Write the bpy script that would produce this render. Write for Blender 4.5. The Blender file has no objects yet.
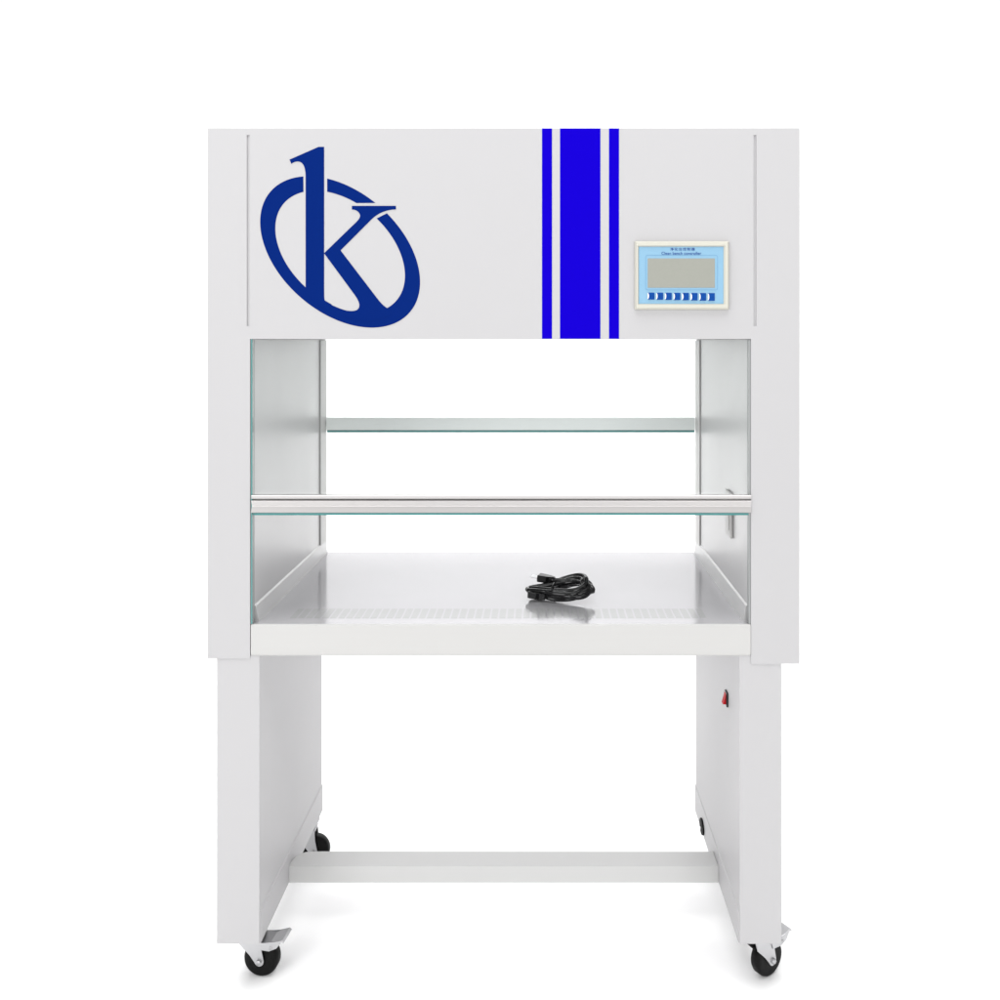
import bpy, bmesh, math, random
from mathutils import Vector, Matrix
random.seed(7)
C = bpy.context.scene.collection
sc = bpy.context.scene

# ---------------------------------------------------------------- units
U = 0.002            # metres per photo pixel in the front plane of the bench
VX, VY = 541.0, 341.0  # vanishing point of the photograph
HF = 659.0           # eye height above the floor, in front-plane pixels
D = 1.788            # camera to front plane
def PX(px, s=1.0): return (px - VX) / s * U
def PZ(py, s=1.0): return (HF - (py - VY) / s) * U
def DEP(s): return D * (1.0 / s - 1.0)
S_BACK = 0.7425
Y_BACK = DEP(S_BACK)         # 0.62 m
S_LEG = 0.777
Y_LEG = DEP(S_LEG)

# ---------------------------------------------------------------- materials
def mat(name, col, rough=0.5, metal=0.0, bump=0.0, bscale=300.0, var=0.0, vscale=6.0, spec=0.5, coat=0.0, stretch=None):
    m = bpy.data.materials.new(name); m.use_nodes = True
    nt = m.node_tree; b = nt.nodes['Principled BSDF']
    b.inputs['Base Color'].default_value = (*col, 1)
    b.inputs['Roughness'].default_value = rough
    b.inputs['Metallic'].default_value = metal
    b.inputs['Specular IOR Level'].default_value = spec
    b.inputs['Coat Weight'].default_value = coat
    tc = nt.nodes.new('ShaderNodeTexCoord')
    src = tc.outputs['Object']
    if stretch:
        mp = nt.nodes.new('ShaderNodeMapping'); mp.inputs['Scale'].default_value = stretch
        nt.links.new(src, mp.inputs['Vector']); src = mp.outputs['Vector']
    if var > 0:
        n = nt.nodes.new('ShaderNodeTexNoise'); n.inputs['Scale'].default_value = vscale
        n.inputs['Detail'].default_value = 5
        nt.links.new(src, n.inputs['Vector'])
        mx = nt.nodes.new('ShaderNodeMix'); mx.data_type = 'RGBA'
        mx.inputs['A'].default_value = (*[c * (1 - var) for c in col], 1)
        mx.inputs['B'].default_value = (*[min(1, c * (1 + var)) for c in col], 1)
        nt.links.new(n.outputs['Fac'], mx.inputs['Factor'])
        nt.links.new(mx.outputs['Result'], b.inputs['Base Color'])
        rr = nt.nodes.new('ShaderNodeMapRange')
        rr.inputs['To Min'].default_value = max(0.02, rough * 0.85); rr.inputs['To Max'].default_value = min(1, rough * 1.15)
        nt.links.new(n.outputs['Fac'], rr.inputs['Value']); nt.links.new(rr.outputs['Result'], b.inputs['Roughness'])
    if bump > 0:
        n2 = nt.nodes.new('ShaderNodeTexNoise'); n2.inputs['Scale'].default_value = bscale; n2.inputs['Detail'].default_value = 2
        nt.links.new(src, n2.inputs['Vector'])
        bp = nt.nodes.new('ShaderNodeBump'); bp.inputs['Strength'].default_value = bump; bp.inputs['Distance'].default_value = 0.001
        nt.links.new(n2.outputs['Fac'], bp.inputs['Height']); nt.links.new(bp.outputs['Normal'], b.inputs['Normal'])
    return m

M = {}
M['paint'] = mat('white powder coat', (0.418, 0.413, 0.420), 0.5, bump=0.06, bscale=500, var=0.008, vscale=3, spec=0.35)
M['leg_paint'] = mat('white leg powder coat', (0.418, 0.413, 0.420), 0.5, bump=0.06, bscale=500, var=0.01, vscale=4, spec=0.35)
M['steel'] = mat('brushed stainless wall', (0.455, 0.452, 0.455), 0.38, 0.35, var=0.06, vscale=1.3, bump=0.03, bscale=8, stretch=(9, 9, 0.6))
M['top'] = mat('polished stainless top', (0.555, 0.550, 0.568), 0.12, 0.45, var=0.05, vscale=4, bump=0.012, bscale=3, spec=0.3)
M['top'].node_tree.nodes['Principled BSDF'].inputs['Specular Tint'].default_value = (0.5, 0.5, 0.5, 1)
M['lip'] = mat('satin white lip', (0.45, 0.446, 0.438), 0.42, 0.0, var=0.012, vscale=5, stretch=(1, 1, 40))
M['guide'] = mat('grey guide channel', (0.26, 0.27, 0.27), 0.45)
M['skirt'] = mat('satin steel skirting', (0.47, 0.47, 0.472), 0.35, 0.3, var=0.02, vscale=6)
M['alu'] = mat('satin aluminium', (0.46, 0.445, 0.44), 0.3, 0.55)
M['rear_rail'] = mat('pale anodised rail', (0.80, 0.835, 0.82), 0.4, 0.0, var=0.02, vscale=5, stretch=(1, 30, 30))
M['zinc'] = mat('zinc plated steel', (0.44, 0.44, 0.45), 0.3, 0.9, var=0.04, vscale=40)
M['rubber'] = mat('black rubber', (0.003, 0.003, 0.003), 0.45, bump=0.1, bscale=400, var=0.2, vscale=60, spec=0.12)
M['cable'] = mat('glossy black cable', (0.0025, 0.0025, 0.003), 0.1, var=0.1, vscale=60, spec=0.4)
M['black'] = mat('black plastic', (0.004, 0.004, 0.0045), 0.2, spec=0.2)
M['dark'] = mat('shadow gap', (0.30, 0.30, 0.31), 0.6)
M['red'] = mat('red rocker plastic', (0.45, 0.008, 0.014), 0.5, spec=0.15)
M['stripe'] = mat('bright blue vinyl', (0.006, 0.0007, 0.42), 0.75, var=0.0, spec=0.0)
M['logo'] = mat('navy blue vinyl', (0.0024, 0.0155, 0.132), 0.75, spec=0.0)
M['bezel'] = mat('cream plastic', (0.47, 0.46, 0.40), 0.45, var=0.01, vscale=30)
M['face'] = mat('light blue membrane', (0.19, 0.36, 0.50), 0.6, var=0.02, vscale=40)
M['faceline'] = mat('blue membrane line', (0.12, 0.27, 0.44), 0.5)
M['screen'] = mat('grey display', (0.245, 0.25, 0.218), 0.5, var=0.04, vscale=160)
M['key'] = mat('blue key', (0.002, 0.05, 0.25), 0.6, var=0.3, vscale=300, spec=0.1)
M['print'] = mat('dark blue print', (0.006, 0.035, 0.22), 0.5, spec=0.1)
M['white_plastic'] = mat('white plastic', (0.70, 0.70, 0.69), 0.35)
M['floor'] = mat('seamless white paper', (0.93, 0.93, 0.93), 0.9, var=0.004, vscale=2, spec=0.0)
M['slot'] = mat('dull steel', (0.485, 0.487, 0.49), 0.2, 0.45, spec=0.2)
M['slot'].node_tree.nodes['Principled BSDF'].inputs['Specular Tint'].default_value = (0.5, 0.5, 0.5, 1)
M['edge'] = mat('green glass edge', (0.05, 0.22, 0.215), 0.15)
def glass_mat():
    m = bpy.data.materials.new('clear glass'); m.use_nodes = True
    nt = m.node_tree; nt.nodes.clear()
    out = nt.nodes.new('ShaderNodeOutputMaterial'); mx = nt.nodes.new('ShaderNodeMixShader')
    tr = nt.nodes.new('ShaderNodeBsdfTransparent'); tr.inputs['Color'].default_value = (0.985, 0.993, 0.99, 1)
    gl = nt.nodes.new('ShaderNodeBsdfGlossy'); gl.inputs['Roughness'].default_value = 0.02
    fr = nt.nodes.new('ShaderNodeFresnel')
    ge = nt.nodes.new('ShaderNodeNewGeometry'); io = nt.nodes.new('ShaderNodeMapRange')   # same thin-pane reflectance on both sides
    io.inputs['To Min'].default_value = 1.45; io.inputs['To Max'].default_value = 1 / 1.45
    nt.links.new(ge.outputs['Backfacing'], io.inputs['Value']); nt.links.new(io.outputs['Result'], fr.inputs['IOR'])
    nt.links.new(fr.outputs['Fac'], mx.inputs['Fac']); nt.links.new(tr.outputs['BSDF'], mx.inputs[1])
    nt.links.new(gl.outputs['BSDF'], mx.inputs[2]); nt.links.new(mx.outputs['Shader'], out.inputs['Surface'])
    return m
M['glass'] = glass_mat()

# ---------------------------------------------------------------- mesh helpers
def box(bm, x0, x1, y0, y1, z0, z1, bev=0.0, seg=2, edges=None, mi=0):
    vs = [bm.verts.new((x, y, z)) for x in (x0, x1) for y in (y0, y1) for z in (z0, z1)]
    q = [(0, 1, 3, 2), (4, 6, 7, 5), (0, 4, 5, 1), (2, 3, 7, 6), (0, 2, 6, 4), (1, 5, 7, 3)]
    fs = [bm.faces.new([vs[i] for i in f]) for f in q]
    for f in fs: f.material_index = mi
    if bev > 0:
        es = set(e for f in fs for e in f.edges)
        if edges: es = [e for e in es if edges((e.verts[0].co + e.verts[1].co) / 2)]
        r = bmesh.ops.bevel(bm, geom=list(es), offset=bev, segments=seg, affect='EDGES', profile=0.5)
        for f in r['faces']: f.material_index = mi; f.smooth = False
    return fs
def prism_xz(bm, pts, y0, y1, bev=0.0):
    a = [bm.verts.new((x, y0, z)) for x, z in pts]; b = [bm.verts.new((x, y1, z)) for x, z in pts]
    n = len(pts)
    f = bm.faces.new(a); g = bm.faces.new(b[::-1])
    for i in range(n): bm.faces.new((a[i], b[i], b[(i + 1) % n], a[(i + 1) % n]))
    if bev > 0:
        es = list(f.edges) + list(g.edges)
        bmesh.ops.bevel(bm, geom=es, offset=bev, segments=2, affect='EDGES', profile=0.5)
def prism_yz(bm, pts, x0, x1, bev=0.0):
    a = [bm.verts.new((x0, y, z)) for y, z in pts]; b = [bm.verts.new((x1, y, z)) for y, z in pts]
    n = len(pts)
    f = bm.faces.new(a); g = bm.faces.new(b[::-1])
    for i in range(n): bm.faces.new((a[i], b[i], b[(i + 1) % n], a[(i + 1) % n]))
    if bev > 0:
        bmesh.ops.bevel(bm, geom=list(f.edges) + list(g.edges), offset=bev, segments=2, affect='EDGES', profile=0.5)
def prism_xy(bm, pts, z0, z1, bev=0.0):
    a = [bm.verts.new((x, y, z0)) for x, y in pts]; b = [bm.verts.new((x, y, z1)) for x, y in pts]
    n = len(pts)
    f = bm.faces.new(a); g = bm.faces.new(b[::-1])
    for i in range(n): bm.faces.new((a[i], b[i], b[(i + 1) % n], a[(i + 1) % n]))
    if bev > 0:
        bmesh.ops.bevel(bm, geom=list(g.edges) + list(f.edges), offset=bev, segments=2, affect='EDGES', profile=0.5)
def lathe_y(bm, prof, cx, cz, n=40, cy=0.0):
    rings = []
    for r, y in prof:
        rings.append([bm.verts.new((cx + r * math.cos(2 * math.pi * k / n), cy + y, cz + r * math.sin(2 * math.pi * k / n))) for k in range(n)])
    for i in range(len(rings) - 1):
        for k in range(n):
            f = bm.faces.new((rings[i][k], rings[i][(k + 1) % n], rings[i + 1][(k + 1) % n], rings[i + 1][k])); f.smooth = True
    bm.faces.new(rings[0][::-1]); bm.faces.new(rings[-1])
def tube(bm, pts, r, n=10, close=False, caps=True):
    pts = [Vector(p) for p in pts]; N = len(pts); rings = []
    up = Vector((0, 0, 1)); prev = None
    for i, p in enumerate(pts):
        if close: t = pts[(i + 1) % N] - pts[i - 1]
        else: t = pts[min(i + 1, N - 1)] - pts[max(i - 1, 0)]
        t.normalize()
        if prev is None:
            a = t.cross(up)
            if a.length < 1e-4: a = t.cross(Vector((1, 0, 0)))
        else: a = prev - t * prev.dot(t)
        a.normalize(); prev = a; b = t.cross(a)
        rr = r(i / (N - 1)) if callable(r) else r
        rings.append([bm.verts.new(p + a * rr * math.cos(2 * math.pi * k / n) + b * rr * math.sin(2 * math.pi * k / n)) for k in range(n)])
    for i in range(N - 1 + (1 if close else 0)):
        A, B = rings[i], rings[(i + 1) % N]
        for k in range(n):
            f = bm.faces.new((A[k], A[(k + 1) % n], B[(k + 1) % n], B[k])); f.smooth = True
    if not close and caps:
        bm.faces.new(rings[0][::-1]); bm.faces.new(rings[-1])
def obj(name, bm, m, parent=None):
    me = bpy.data.meshes.new(name)
    bmesh.ops.recalc_face_normals(bm, faces=bm.faces[:])
    bm.to_mesh(me); bm.free()
    for k in (m if isinstance(m, (list, tuple)) else [m]): me.materials.append(k)
    o = bpy.data.objects.new(name, me); C.objects.link(o)
    if parent: o.parent = parent
    return o
def bez(p0, p1, p2, p3, n=10):
    out = []
    for i in range(1, n + 1):
        t = i / n; u = 1 - t
        out.append(tuple(u**3 * a + 3 * u * u * t * b + 3 * u * t * t * c + t**3 * d for a, b, c, d in zip(p0, p1, p2, p3)))
    return out
def thing(name, label, cat, loc=(0, 0, 0), rz=0):
    o = bpy.data.objects.new(name, None); C.objects.link(o); o.location = loc; o.rotation_euler = (0, 0, rz)
    o.empty_display_size = 0.1; o['label'] = label; o['category'] = cat
    return o
def text_obj(name, body, px, py, h, m, y, parent, width=None, bold=0.0, space=1.0):
    cu = bpy.data.curves.new(name, 'FONT'); cu.body = body; cu.size = 1.0; cu.extrude = 0.0; cu.offset = bold; cu.space_character = space
    t = bpy.data.objects.new(name + '_src', cu); C.objects.link(t)
    dg = bpy.context.evaluated_depsgraph_get(); dg.update()
    me = bpy.data.meshes.new_from_object(t.evaluated_get(dg)); me.name = name
    bpy.data.objects.remove(t)
    xs = [v.co.x for v in me.vertices]; ys = [v.co.y for v in me.vertices]
    x0, x1, y0, y1 = min(xs), max(xs), min(ys), max(ys)
    sy = h / (y1 - y0); sx = (width / (x1 - x0)) if width else sy
    for v in me.vertices:
        v.co = Vector((PX(px) + (v.co.x - (x0 + x1) / 2) * sx, y, PZ(py) + (v.co.y - (y0 + y1) / 2) * sy))
    me.materials.clear(); me.materials.append(m)
    o = bpy.data.objects.new(name, me); C.objects.link(o); o.parent = parent
    return o

# ---------------------------------------------------------------- the setting
bm = bmesh.new()
prof = [(-6.0, 0.0), (3.6, 0.0)]
for k in range(1, 17):
    a = k / 16 * math.pi / 2
    prof.append((3.6 + 1.6 * math.sin(a), 1.6 - 1.6 * math.cos(a)))
prof.append((5.2, 6.5))
ra = [bm.verts.new((-20, y, z)) for y, z in prof]; rb = [bm.verts.new((20, y, z)) for y, z in prof]
for i in range(len(prof) - 1):
    f = bm.faces.new((ra[i], rb[i], rb[i + 1], ra[i + 1])); f.smooth = True
fl = obj('floor', bm, M['floor'])
fl['kind'] = 'structure'

# ---------------------------------------------------------------- the clean bench
bench = thing('clean_bench', 'white laminar flow clean bench on black casters with blue stripes and a round letter logo', 'clean bench')
XL0, XL1 = PX(207), PX(250)
XR0, XR1 = PX(751), PX(800)
ZT = PZ(128); ZH = PZ(339)
bv = 0.0022
# side housings (front face, outer skin)
bm = bmesh.new()
gl0, gl1 = PX(246.8), PX(249.6)
gr0, gr1 = PX(753.6), PX(756.4)
zg1, zg0 = PZ(135), PZ(326)
def outer_left(c):  return abs(c.x - XL0) < 1e-4
box(bm, XL0, gl0, 0, Y_BACK, PZ(658.5), ZT, bv, 2, lambda c: abs(c.x - XL0) < 1e-4)
# strip between side housing and header with the vertical slot
box(bm, gl0, gl1, 0.003, Y_BACK, ZH, ZT)
box(bm, gl0, gl1, 0, 0.003, zg1, ZT)
box(bm, gl0, gl1, 0, 0.003, ZH, zg0)
box(bm, gl0, XL1, 0, Y_BACK, PZ(658.5), ZH)
obj('side_panel', bm, M['paint'], bench)
bm = bmesh.new()
box(bm, gr1, XR1, 0, Y_BACK, PZ(664), ZT, bv, 2, lambda c: abs(c.x - XR1) < 1e-4)
box(bm, gr0, gr1, 0.003, Y_BACK, ZH, ZT)
box(bm, gr0, gr1, 0, 0.003, zg1, ZT)
box(bm, gr0, gr1, 0, 0.003, ZH, zg0)
box(bm, XR0, gr1, 0, Y_BACK, PZ(664), ZH)
obj('side_panel', bm, M['paint'], bench)
# header (fan and filter box)
bm = bmesh.new()
box(bm, gl1, gr0, 0, Y_BACK, ZH, ZT)
header = obj('header', bm, M['paint'], bench)

# inner walls, skirtings, sash guides
zw0 = PZ(625)
for sgn, xw in ((1, XL1), (-1, XR0)):
    bm = bmesh.new()
    a, b = sorted((xw, xw + sgn * 0.0015))
    box(bm, a, b, 0.018, Y_BACK - 0.001, zw0, ZH - 0.001)
    w = obj('inner_wall', bm, M['steel'], bench)
    bm = bmesh.new()
    i0 = xw + sgn * 0.0015
    pts = [(i0, zw0), (i0 + sgn * 0.009, zw0), (i0 + sgn * 0.0035, zw0 + 0.031), (i0, zw0 + 0.034)]
    prism_xz(bm, pts, 0.022, Y_BACK - 0.012)
    obj('skirting', bm, M['skirt'], w)
    bm = bmesh.new()
    a, b = sorted((i0, i0 + sgn * 0.0035))
    box(bm, a, b, DEP(0.763), Y_BACK - 0.002, zw0 + 0.002, ZH - 0.002, 0.001, 1)
    obj('sash_guide', bm, M['lip'], w)
    bm = bmesh.new()
    a, b = sorted((xw, xw + sgn * 0.004))
    box(bm, a, b, 0.002, 0.017, zw0 + 0.001, ZH - 0.001, 0.0008, 1)
    obj('sash_guide', bm, M['guide'], w)
    if sgn == -1: wall_r = w
# outlet box on the right wall
bm = bmesh.new()
xo = XR0 - 0.0015
y0o, y1o = DEP(0.918), DEP(0.892)
box(bm, xo - 0.006, xo, y0o, y1o, PZ(535, .9), PZ(490, .9), 0.0025, 3)
box(bm, xo - 0.008, xo - 0.0055, y0o + 0.012, y1o - 0.012, PZ(528, .9), PZ(500, .9), 0.001, 2)
obj('outlet_box', bm, M['lip'], wall_r)

# worktop
bm = bmesh.new()
box(bm, XL1 + 0.001, XR0 - 0.001, 0.006, Y_BACK, PZ(654), PZ(625), 0.0)
top = obj('worktop', bm, M['top'], bench)
bm = bmesh.new()
prism_yz(bm, [(-0.001, PZ(654.2)), (0.0012, PZ(654.5)), (0.0012, PZ(655.8)), (0.0055, PZ(655.8)), (0.0055, PZ(625) + 0.0006), (0.002, PZ(625) + 0.0008), (-0.001, PZ(625.8))], PX(251.0), PX(750.6))
obj('front_lip', bm, M['lip'], top)
# shallow slotted strip along the front of the worktop
sA, sB = .948, .905
bm = bmesh.new()
zt = PZ(625)
x = PX(294, .96)
while x < PX(703, .96):
    w_ = 0.0125
    box(bm, x, x + w_, DEP(.976), DEP(.943), zt - 0.0005, zt + 0.0002)
    x += 0.0165
obj('vent_slot_strip', bm, M['slot'], top)

# front sash: glass, aluminium rail, green glass edge
xs0, xs1 = PX(252.2), PX(750.8)
def sash(name, px0, px1, s, y, top_py, rail_top, rail_bot, edge_bot, front):
    x0, x1 = px0, px1
    bm = bmesh.new()
    box(bm, x0, x1, y + 0.004, y + 0.009, PZ(rail_bot, s), PZ(top_py, s))
    g = obj('sash_glass', bm, M['glass'], bench)
    bm = bmesh.new()
    box(bm, x0, x1, y + 0.003, y + 0.0095, PZ(edge_bot, s), PZ(rail_bot, s) - 0.0002, 0.001, 1)
    obj('glass_edge', bm, M['edge'], g)
    return g
g = sash('front', xs0, xs1, 1.0, 0.0, 339.5, 495, 512.5, 515.6, True)
bm = bmesh.new()
zr0, zr1 = PZ(512.5), PZ(495)
h = zr1 - zr0
pr = [(0.010, zr0), (-0.005, zr0), (-0.0068, zr0 + 0.0015), (-0.002, zr0 + h * .36), (-0.0012, zr0 + h * .39), (-0.0060, zr0 + h * .68),
      (-0.0058, zr0 + h * .70), (0.004, zr0 + h * .72), (0.004, zr0 + h * .79), (-0.0045, zr0 + h * .81), (-0.005, zr0 + h * .97), (-0.004, zr1), (0.010, zr1)]
prism_yz(bm, pr, xs0, xs1)
obj('sash_rail', bm, M['alu'], g)
# side edges of the front glass
bm = bmesh.new()
box(bm, xs0 - 0.0022, xs0 - 0.0002, 0.0005, 0.0018, PZ(624), ZH - 0.0005)
obj('glass_edge', bm, M['edge'], g)
# rear sash
yb = Y_BACK - 0.012
s2 = S_BACK
xr0, xr1 = XL1 + 0.0075, XR0 - 0.0075
g2 = sash('rear', xr0, xr1, s2, yb, 341.0, 417, 429.6, 432.2, False)
bm = bmesh.new()
prism_yz(bm, [(yb + 0.012, PZ(429.6, s2)), (yb - 0.002, PZ(429.6, s2)), (yb - 0.003, PZ(424, s2)), (yb - 0.002, PZ(417.6, s2)), (yb, PZ(417, s2)), (yb + 0.012, PZ(417, s2))], xr0, xr1)
obj('sash_rail', bm, M['rear_rail'], g2)

# ---- blue stripes
for a, b in ((542, 552), (560, 600.4), (609, 619)):
    bm = bmesh.new()
    box(bm, PX(a), PX(b), -0.0006, 0.0002, ZH + 0.0004, ZT - 0.0010)
    obj('stripe', bm, M['stripe'], header)

# ---- logo: tilted ring and letter k
def L(p): return (PX(190 + p[0] * .26), PZ(110 + p[1] * .26))
cx, cy = 577.5, 546.0
def ell(Sxx, Sxy, Syy, deg):
    a = math.radians(deg); ux, uy = math.cos(a), math.sin(a)
    det = Sxx * Syy - Sxy * Sxy
    q = (Syy * ux * ux - 2 * Sxy * ux * uy + Sxx * uy * uy) / det
    r = 1 / math.sqrt(q); return (cx + r * ux, cy + r * uy)
OUT = (307.5**2, 35670.0, 291.0**2); INN = (249.5**2, 22700.0, 236.0**2)
bm = bmesh.new()
def ring(o0, o1, i0, i1, n, th):
    A = []; B = []
    for k in range(n + 1):
        t = k / n
        A.append(L(ell(*OUT, o0 + (o1 - o0) * t))); B.append(L(ell(*INN, i0 + (i1 - i0) * t)))
    fa = [bm.verts.new((x, -th, z)) for x, z in A]; fb = [bm.verts.new((x, -th, z)) for x, z in B]
    ga = [bm.verts.new((x, 0.0002, z)) for x, z in A]; gb = [bm.verts.new((x, 0.0002, z)) for x, z in B]
    for k in range(n):
        bm.faces.new((fa[k], fa[k + 1], fb[k + 1], fb[k]))
        bm.faces.new((ga[k], fa[k], fa[k + 1], ga[k + 1])); bm.faces.new((gb[k], fb[k], fb[k + 1], gb[k + 1]))
    bm.faces.new((fa[0], fb[0], gb[0], ga[0])); bm.faces.new((fa[n], fb[n], gb[n], ga[n]))
ring(244, -39.6, 238.6, -42.5, 110, 0.0005)
ring(-100, -54.3, -102.1, -71.6, 24, 0.0005)
stem = [(516, 142), (516, 700)] + bez((516, 700), (516, 725), (517, 731), (519, 733), 4) + [(545, 748), (530, 775), (470, 735), (445, 700), (445, 250)]
stem += bez((445, 250), (443, 212), (432, 198), (413, 198), 10) + bez((413, 198), (403, 199), (396, 202), (390, 207), 5) + [(383, 191), (495, 142)]
prism_xz(bm, [L(p) for p in stem], -0.0007, 0.0002)
arm = [(623, 369), (792, 369), (792, 382)] + bez((792, 382), (745, 384), (715, 402), (690, 429), 12) + [(579, 540), (718, 722)]
arm += bez((718, 722), (735, 744), (745, 754), (757, 761), 6) + [(770, 765), (772, 790), (690, 815), (600, 800), (590, 770)]
arm += bez((590, 770), (612, 774), (632, 775), (643, 769), 6) + bez((643, 769), (658, 757), (653, 738), (633, 710), 8) + [(516, 551), (640, 431)]
arm += bez((640, 431), (657, 414), (658, 404), (649, 394), 6) + bez((649, 394), (642, 386), (634, 383), (623, 383), 5)
prism_xz(bm, [L(p) for p in arm], -0.0009, 0.0002)
obj('logo', bm, M['logo'], header)

# ---- control panel
bm = bmesh.new()
x0, x1, z0, z1 = PX(634.4), PX(728.4), PZ(309.6), PZ(241.6)
ix0, ix1, iz0, iz1 = PX(638.4), PX(722.8), PZ(304), PZ(247)
def loop(ax0, ax1, az0, az1, y): return [bm.verts.new(p) for p in ((ax0, y, az0), (ax1, y, az0), (ax1, y, az1), (ax0, y, az1))]
l0 = loop(x0, x1, z0, z1, 0.0); l1 = loop(x0, x1, z0, z1, -0.005); l2 = loop(x0 + .003, x1 - .003, z0 + .003, z1 - .003, -0.010)
l3 = loop(ix0 - .002, ix1 + .003, iz0 - .002, iz1 + .002, -0.010); l4 = loop(ix0, ix1, iz0, iz1, -0.0065)
for A, B in ((l0, l1), (l1, l2), (l2, l3), (l3, l4)):
    for k in range(4): bm.faces.new((A[k], A[(k + 1) % 4], B[(k + 1) % 4], B[k]))
bm.faces.new(l4)
panel = obj('control_panel', bm, M['bezel'], header)
bm = bmesh.new(); box(bm, ix0 + .0002, ix1 - .0002, -0.0072, -0.006, iz0 + .0002, iz1 - .0002); obj('face_plate', bm, M['face'], panel)
# rounded outline round the display
def rrect(ax0, ax1, az0, az1, r, n=6):
    out = []
    for (ccx, ccz, a0) in ((ax1 - r, az1 - r, 0), (ax0 + r, az1 - r, 90), (ax0 + r, az0 + r, 180), (ax1 - r, az0 + r, 270)):
        for k in range(n + 1):
            a = math.radians(a0 + 90 * k / n); out.append((ccx + r * math.cos(a), ccz + r * math.sin(a)))
    return out
bm = bmesh.new()
o_ = rrect(PX(645), PX(717), PZ(290.4), PZ(255.4), .004); i_ = rrect(PX(645.5), PX(716.5), PZ(289.9), PZ(255.9), .0034)
va = [bm.verts.new((x, -0.0076, z)) for x, z in o_]; vb = [bm.verts.new((x, -0.0076, z)) for x, z in i_]
for k in range(len(o_)): bm.faces.new((va[k], va[(k + 1) % len(o_)], vb[(k + 1) % len(o_)], vb[k]))
obj('display_outline', bm, M['faceline'], panel)
bm = bmesh.new(); box(bm, PX(647.2), PX(714.2), -0.0078, -0.006, PZ(288), PZ(258.7), 0.0004, 1); obj('display', bm, M['screen'], panel)
for k in range(8):
    xa = 647.8 + 8.56 * k
    zb, zt_ = PZ(299.7 + .18 * k), PZ(292.8 + .08 * k)
    bm = bmesh.new(); box(bm, PX(xa), PX(xa + 6.2), -0.0092, -0.006, zb, zt_, 0.0008, 2)
    kb = obj('key', bm, M['key'], panel)
    bm = bmesh.new()
    zc = (zb + zt_) / 2; hh = (zt_ - zb) * .44
    pts = [(PX(xa - .7), zc + hh)] + [(PX(xa - .7) + 0.0027 * math.cos(a), zc + hh * math.sin(a)) for a in [math.pi / 2 * (1 - j / 5) for j in range(11)]][1:-1] + [(PX(xa - .7), zc - hh)]
    prism_xz(bm, pts, -0.0096, -0.0074)
    obj('key_mark', bm, M['white_plastic'], panel)
text_obj('heading', '\u51c0\u5316\u53f0\u63a7\u5236\u5668', 682, 249.6, .0060, M['print'], -0.0077, panel, width=24.6 * U, bold=0.006, space=1.3)
text_obj('lettering', 'Clean bench controller', 680.8, 253.7, .0060, M['print'], -0.0077, panel, width=39.6 * U, bold=0.006)

# ---- legs
ZLB = PZ(944.5)
def leg(xo, xi, sgn, fold_py):
    # xo outer x, xi inner x, sgn +1: inner face looks to +x
    bm = bmesh.new()
    a, b = sorted((xo, xi))
    box(bm, a, b, 0.002, Y_LEG, ZLB, PZ(656), bv, 2, lambda c: abs(c.x - xo) < 1e-4 and c.y > .1 or abs(c.y - .002) < 1e-4 and abs(c.x - xo) < 1e-4)
    o = obj('leg_panel', bm, M['leg_paint'], bench)
    bm = bmesh.new()
    zf = ZLB + 0.066
    prism_xz(bm, [(xi, ZLB), (xi + sgn * 0.0022, ZLB), (xi + sgn * 0.0022, zf - .0022), (xi, zf)], 0.0045, Y_LEG - 0.0)
    obj('foot_band', bm, M['leg_paint'], o)
    return o
XLi, XRi = PX(259), PX(740)
leg_l = leg(PX(216), XLi, 1, 0)
leg_r = leg(PX(782), XRi, -1, 0)
# rocker switch
bm = bmesh.new()
ys = DEP(.935); zs = PZ(698, .935)
box(bm, XRi - 0.004, XRi, ys - 0.014, ys + 0.010, zs - 0.0150, zs + 0.0150, 0.0015, 2)
sw = obj('power_switch', bm, M['black'], leg_r)
bm = bmesh.new()
prism_xz(bm, [(XRi - 0.0035, zs - 0.0115), (XRi - 0.0105, zs - 0.0105), (XRi - 0.0060, zs), (XRi - 0.005, zs + 0.0105), (XRi - 0.0035, zs + 0.0115)], ys - 0.0075, ys + 0.0075, 0.0008)
obj('rocker', bm, M['red'], sw)
# black cable socket low on the right leg
bm = bmesh.new()
yc = DEP(.817); zc = PZ(826.5, .817)
pts = [(yc + 0.024 * math.cos(a), zc + 0.0175 * math.sin(a)) for a in [2 * math.pi * k / 28 for k in range(28)]]
prism_yz(bm, pts, XRi - 0.0065, XRi - 0.0, 0.0012)
so = obj('cable_socket', bm, mat('matt black plastic', (0.004, 0.004, 0.0045), 0.6, spec=0.08), leg_r)
bm = bmesh.new()
box(bm, XRi - 0.009, XRi - 0.006, yc - 0.004, yc + 0.004, zc - 0.006, zc - 0.001, 0.001, 2)
obj('socket_pin', bm, M['zinc'], so)
# crossbeam with a rounded rear corner at its left end
bm = bmesh.new()
yf, yr = DEP(.897), DEP(.872)
rc = 0.032
pl = [(XLi + .0024, yf), (XRi - .0024, yf), (XRi - .0024, yr), (XLi + .0024 + rc, yr)] + bez((XLi + .0024 + rc, yr), (XLi + .014, yr), (XLi + .0024, yr - .02), (XLi + .0024, yf + .004), 8)
prism_xy(bm, pl, PZ(883, .897), PZ(866, .897), 0.0016)
obj('crossbeam', bm, mat('white beam powder coat', (0.50, 0.50, 0.495), 0.5, bump=0.06, bscale=500, var=0.012, vscale=4, spec=0.35), bench)

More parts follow.
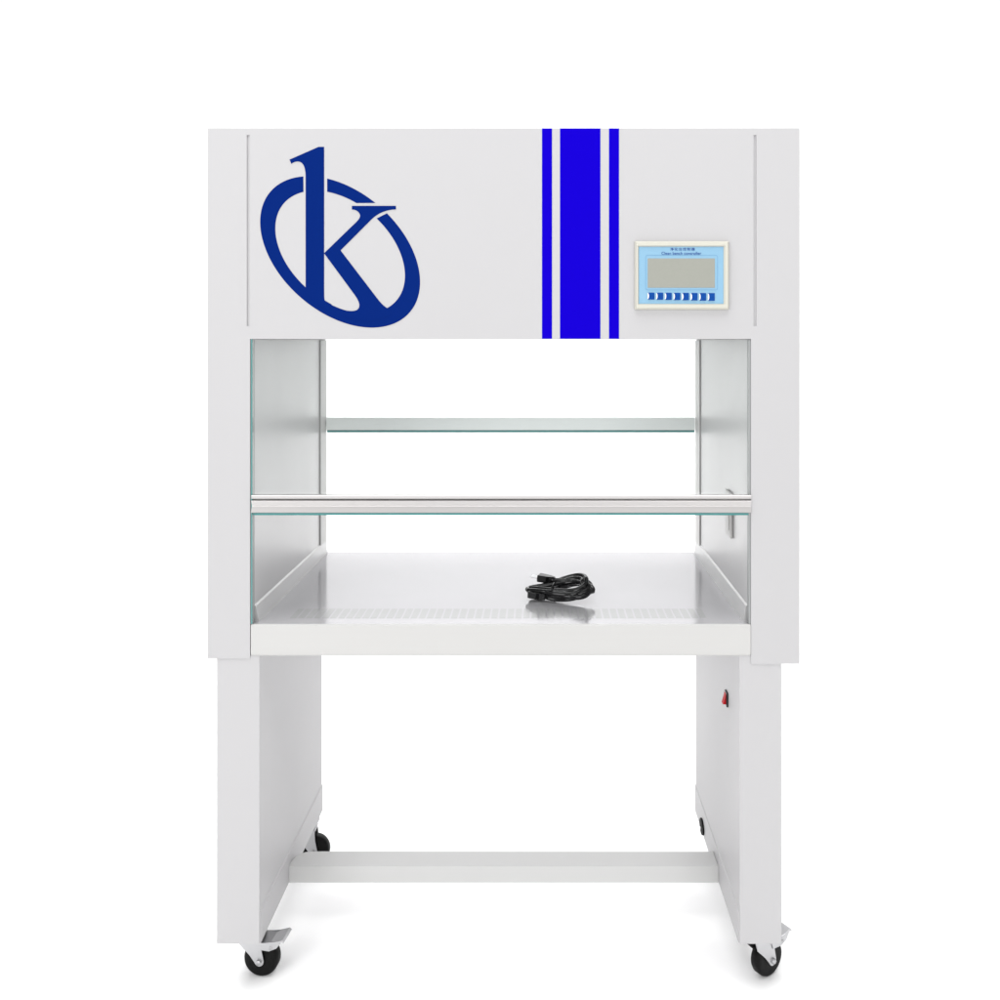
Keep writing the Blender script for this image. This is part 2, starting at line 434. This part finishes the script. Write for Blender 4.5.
# ---- casters
def make_caster(brake=True):
    # local frame: swivel axis at x=0, wheel trails to +x, wheel axle along y
    H = ZLB
    r = 0.0368; tx = 0.026
    bm = bmesh.new()
    n = 24
    rings = []
    for rr, z in ((0.036, H - 0.0002), (0.036, H - 0.004), (0.0362, H - 0.0042), (0.026, H - 0.008), (0.026, H - 0.014), (0.021, H - 0.019)):
        rings.append([bm.verts.new((rr * math.cos(2 * math.pi * k / n), rr * math.sin(2 * math.pi * k / n), z)) for k in range(n)])
    bm.faces.new(rings[0][::-1])
    for i in range(len(rings) - 1):
        for k in range(n):
            f = bm.faces.new((rings[i][k], rings[i][(k + 1) % n], rings[i + 1][(k + 1) % n], rings[i + 1][k])); f.smooth = i > 2
    bm.faces.new(rings[-1])
    c = obj('caster', bm, M['zinc'], bench)
    # fork: crown and two tapering cheeks
    bm = bmesh.new()
    box(bm, -0.022, 0.030, -0.0185, 0.0185, H - 0.0225, H - 0.0195, 0.0008, 1)
    for s in (-1, 1):
        a, b = sorted((s * 0.0155, s * 0.0185))
        prism_xz(bm, [(-0.024, H - 0.021), (0.028, H - 0.021), (0.030, r + 0.028), (tx + 0.0095, r + 0.002)] +
                 [(tx + 0.0095 * math.cos(q), r - 0.001 + 0.0095 * math.sin(q)) for q in (0, -.5, -1, -1.6, -2.1, -2.6)] + [(0.006, r + 0.012), (-0.018, H - 0.040)], a, b, 0.0006)
    obj('fork', bm, M['zinc'], c)
    bm = bmesh.new()
    lathe_y(bm, [(0.012, -0.0125), (0.024, -0.0115), (0.032, -0.0125), (r - 0.0018, -0.0105), (r, -0.007), (r, 0.007), (r - 0.0018, 0.0105), (0.032, 0.0125), (0.024, 0.0115), (0.012, 0.0125)], tx, r + 0.0002, 48)
    obj('wheel', bm, M['rubber'], c)
    bm = bmesh.new()
    lathe_y(bm, [(0.0015, -0.0235), (0.0048, -0.0235), (0.0056, -0.0222), (0.0056, -0.0185), (0.0056, 0.0185), (0.0056, 0.0222), (0.0048, 0.0235)], tx, r, 6)
    obj('axle_bolt', bm, M['zinc'], c)
    if brake:
        bm = bmesh.new()
        # bent pedal plate, two cheeks and a lip
        prism_xz(bm, [(0.020, r + 0.040), (0.022, r + 0.0375), (0.052, r + 0.0375), (0.076, r + 0.0455), (0.079, r + 0.0425), (0.081, r + 0.0455), (0.077, r + 0.049), (0.050, r + 0.0405)], -0.021, 0.021, 0.0006)
        for s in (-1, 1):
            a, b = sorted((s * 0.0188, s * 0.0208))
            prism_xz(bm, [(0.020, r + 0.038), (0.075, r + 0.046), (0.064, r + 0.031), (0.048, r + 0.024), (0.024, r + 0.026)], a, b, 0.0004)
        obj('brake_pedal', bm, M['zinc'], c)
        bm = bmesh.new()
        lathe_y(bm, [(0.001, -0.0225), (0.0032, -0.0222), (0.0032, 0.0222), (0.001, 0.0225)], 0.052, r + 0.032, 10)
        obj('pedal_rivet', bm, M['zinc'], c)
    return c
def copy_caster(c, brake=True):
    n = c.copy(); C.objects.link(n)
    for ch in list(c.children):
        if not brake and ch.name.split('.')[0] in ('brake_pedal', 'pedal_rivet'): continue
        d = ch.copy(); C.objects.link(d); d.parent = n
    return n
cast = make_caster()
cxL = PX(238); cxR = PX(765)
yF = DEP(.962); yR = DEP(.792)
cast.location = (cxL, DEP(.958), 0); cast.rotation_euler = (0, 0, math.radians(-6))
for x, y, a, brk in ((cxR, DEP(.967), 34, True), (cxL + 0.010, yR, 0, False), (cxR, yR, 60, False)):
    n = copy_caster(cast, brk); n.location = (x, y, 0); n.rotation_euler = (0, 0, math.radians(a))

# ---------------------------------------------------------------- the coiled power cord
sc_ = .912
cord_loc = (PX(558.5, sc_), DEP(sc_), PZ(625) + 0.0002)
cord = thing('power_cord', 'black coiled power cord lying on the steel worktop of the bench', 'power cord', cord_loc, math.radians(-10))
rT = 0.0056
bm = bmesh.new()
path = []
# one continuous hank: elongated turns stacked on each other, wider and tipped up at the right end
turns = 8; NT = 56
LAY = [0, .006, .013, .003, .017, .009, .020, .004, .015]
JX = [0, .004, -.008, .002, -.012, .003, -.005, .006, -.002]
JY = [0, .004, -.006, .007, .001, -.005, .005, -.002, 0]
for i in range(turns * NT + 1):
    t = i / NT; k = int(min(t, turns - 1e-6)); a = 2 * math.pi * t; f = t - k
    mixv = lambda A: A[k] * (1 - f) + A[k + 1] * f
    ca, sa = math.cos(a), math.sin(a)
    rt = (0.5 + 0.5 * ca)
    wid = (0.011 + 0.024 * rt ** 1.1) * (1 + 0.14 * math.sin(2.3 * k + 1))
    x = (0.064 + 0.002 * math.sin(3 * k)) * ca + mixv(JX) + 0.002
    y = wid * sa + mixv(JY)
    z = rT + mixv(LAY) + max(0.0, 0.48 * (y + 0.028)) * rt
    q = i * 0.045 + k
    path.append((x + .0022 * math.sin(3.1 * q), y + .003 * math.sin(2.3 * q + 1), z + .0022 * (1 + math.sin(2.7 * q + 2))))
tube(bm, path, rT, 12)
tail = [path[-1]] + bez(path[-1], (0.050, 0.018, 0.036), (0.01, 0.022, 0.040), (-0.022, 0.020, 0.037), 14)
tube(bm, tail, rT * .8, 10)
tail2 = [path[0]] + bez(path[0], (0.05, -0.024, rT), (0.0, -0.028, rT), (-0.022, -0.022, 0.010), 14)
tube(bm, tail2, rT * .8, 10)
obj('cable', bm, M['cable'], cord)
def plug(pos, rz, pins):
    bm = bmesh.new()
    Mx = Matrix.Translation(pos) @ Matrix.Rotation(rz, 4, 'Z') @ Matrix.Rotation(math.radians(-6), 4, 'Y')
    def tr(bm): bmesh.ops.transform(bm, matrix=Mx, verts=bm.verts[:])
    prism_xy(bm, [(0, -.0045), (.012, -.0055), (.018, -.011), (.036, -.0125), (.038, -.010), (.038, .010), (.036, .0125), (.018, .011), (.012, .0055), (0, .0045)], -0.0075, 0.0075, 0.002)
    for k in range(3): box(bm, -0.012 + k * .004, -0.0095 + k * .004, -.0038, .0038, -.0038, .0038, .0008, 1)
    tr(bm)
    p = obj('plug' if pins else 'connector', bm, M['black'], cord)
    if pins:
        bm = bmesh.new()
        for yy, ang in ((-.0065, .5), (.0065, -.5), (0.0, 0)):
            box(bm, .038, .054, yy - .003, yy + .003, -.0010, .0010, .0004, 1)
        tr(bm)
        obj('pin', bm, M['zinc'], p)
    return p
plug(Vector((-0.012, 0.021, 0.037)), math.radians(174), True)
plug(Vector((-0.026, -0.021, 0.0110)), math.radians(166), False)
bm = bmesh.new()
tie = []
for k in range(24):
    a = 2 * math.pi * k / 24
    tie.append((-0.012 + .002 * math.sin(a), 0.0265 * math.cos(a), 0.0185 + 0.0185 * math.sin(a)))
tube(bm, tie, 0.0016, 8, close=True)
obj('tie', bm, M['cable'], cord)

# ---------------------------------------------------------------- light
w = bpy.data.worlds.new('World'); sc.world = w; w.use_nodes = True
bg = w.node_tree.nodes['Background']; bg.inputs['Color'].default_value = (1, 1, 1, 1); bg.inputs['Strength'].default_value = 0.6
def area(name, loc, target, sx, sy, power, col=(1, 1, 1)):
    l = bpy.data.lights.new(name, 'AREA'); l.shape = 'RECTANGLE'; l.size = sx; l.size_y = sy; l.energy = power; l.color = col
    o = bpy.data.objects.new(name, l); C.objects.link(o); o.location = loc
    d = Vector(target) - Vector(loc); o.rotation_euler = d.to_track_quat('-Z', 'Y').to_euler()
    return o
area('overhead_softbox', (-0.3, 2.3, 4.7), (-0.2, 2.3, 0), 10, 4.6, 640)
area('key_softbox', (-3.9, -5.6, 2.9), (0.1, 0, 0.85), 3.0, 2.4, 142)
area('fill_softbox', (1.6, -6.6, 2.75), (0, 0.3, 0.9), 3.4, 2.0, 125)

# ---------------------------------------------------------------- camera
cam = bpy.data.cameras.new('Camera'); co = bpy.data.objects.new('Camera', cam); C.objects.link(co)
cam.sensor_width = 36; cam.sensor_fit = 'HORIZONTAL'
cam.lens = 36 * D / (1000 * U)
cam.shift_x = (500 - VX) / 1000; cam.shift_y = -(500 - VY) / 1000
co.location = (0, -D, HF * U); co.rotation_euler = (math.pi / 2, 0, 0)
cam.clip_start = 0.05; cam.clip_end = 100
sc.camera = co
sc.view_settings.view_transform = 'Standard'; sc.view_settings.look = 'None'
sc.view_settings.exposure = 0; sc.view_settings.gamma = 1; sc.view_settings.use_curve_mapping = False
sc.render.engine = 'CYCLES'
try:
    sc.cycles.use_denoising = True; sc.cycles.denoiser = 'OPENIMAGEDENOISE'
except Exception: pass
sc.cycles.max_bounces = 10; sc.cycles.transparent_max_bounces = 16
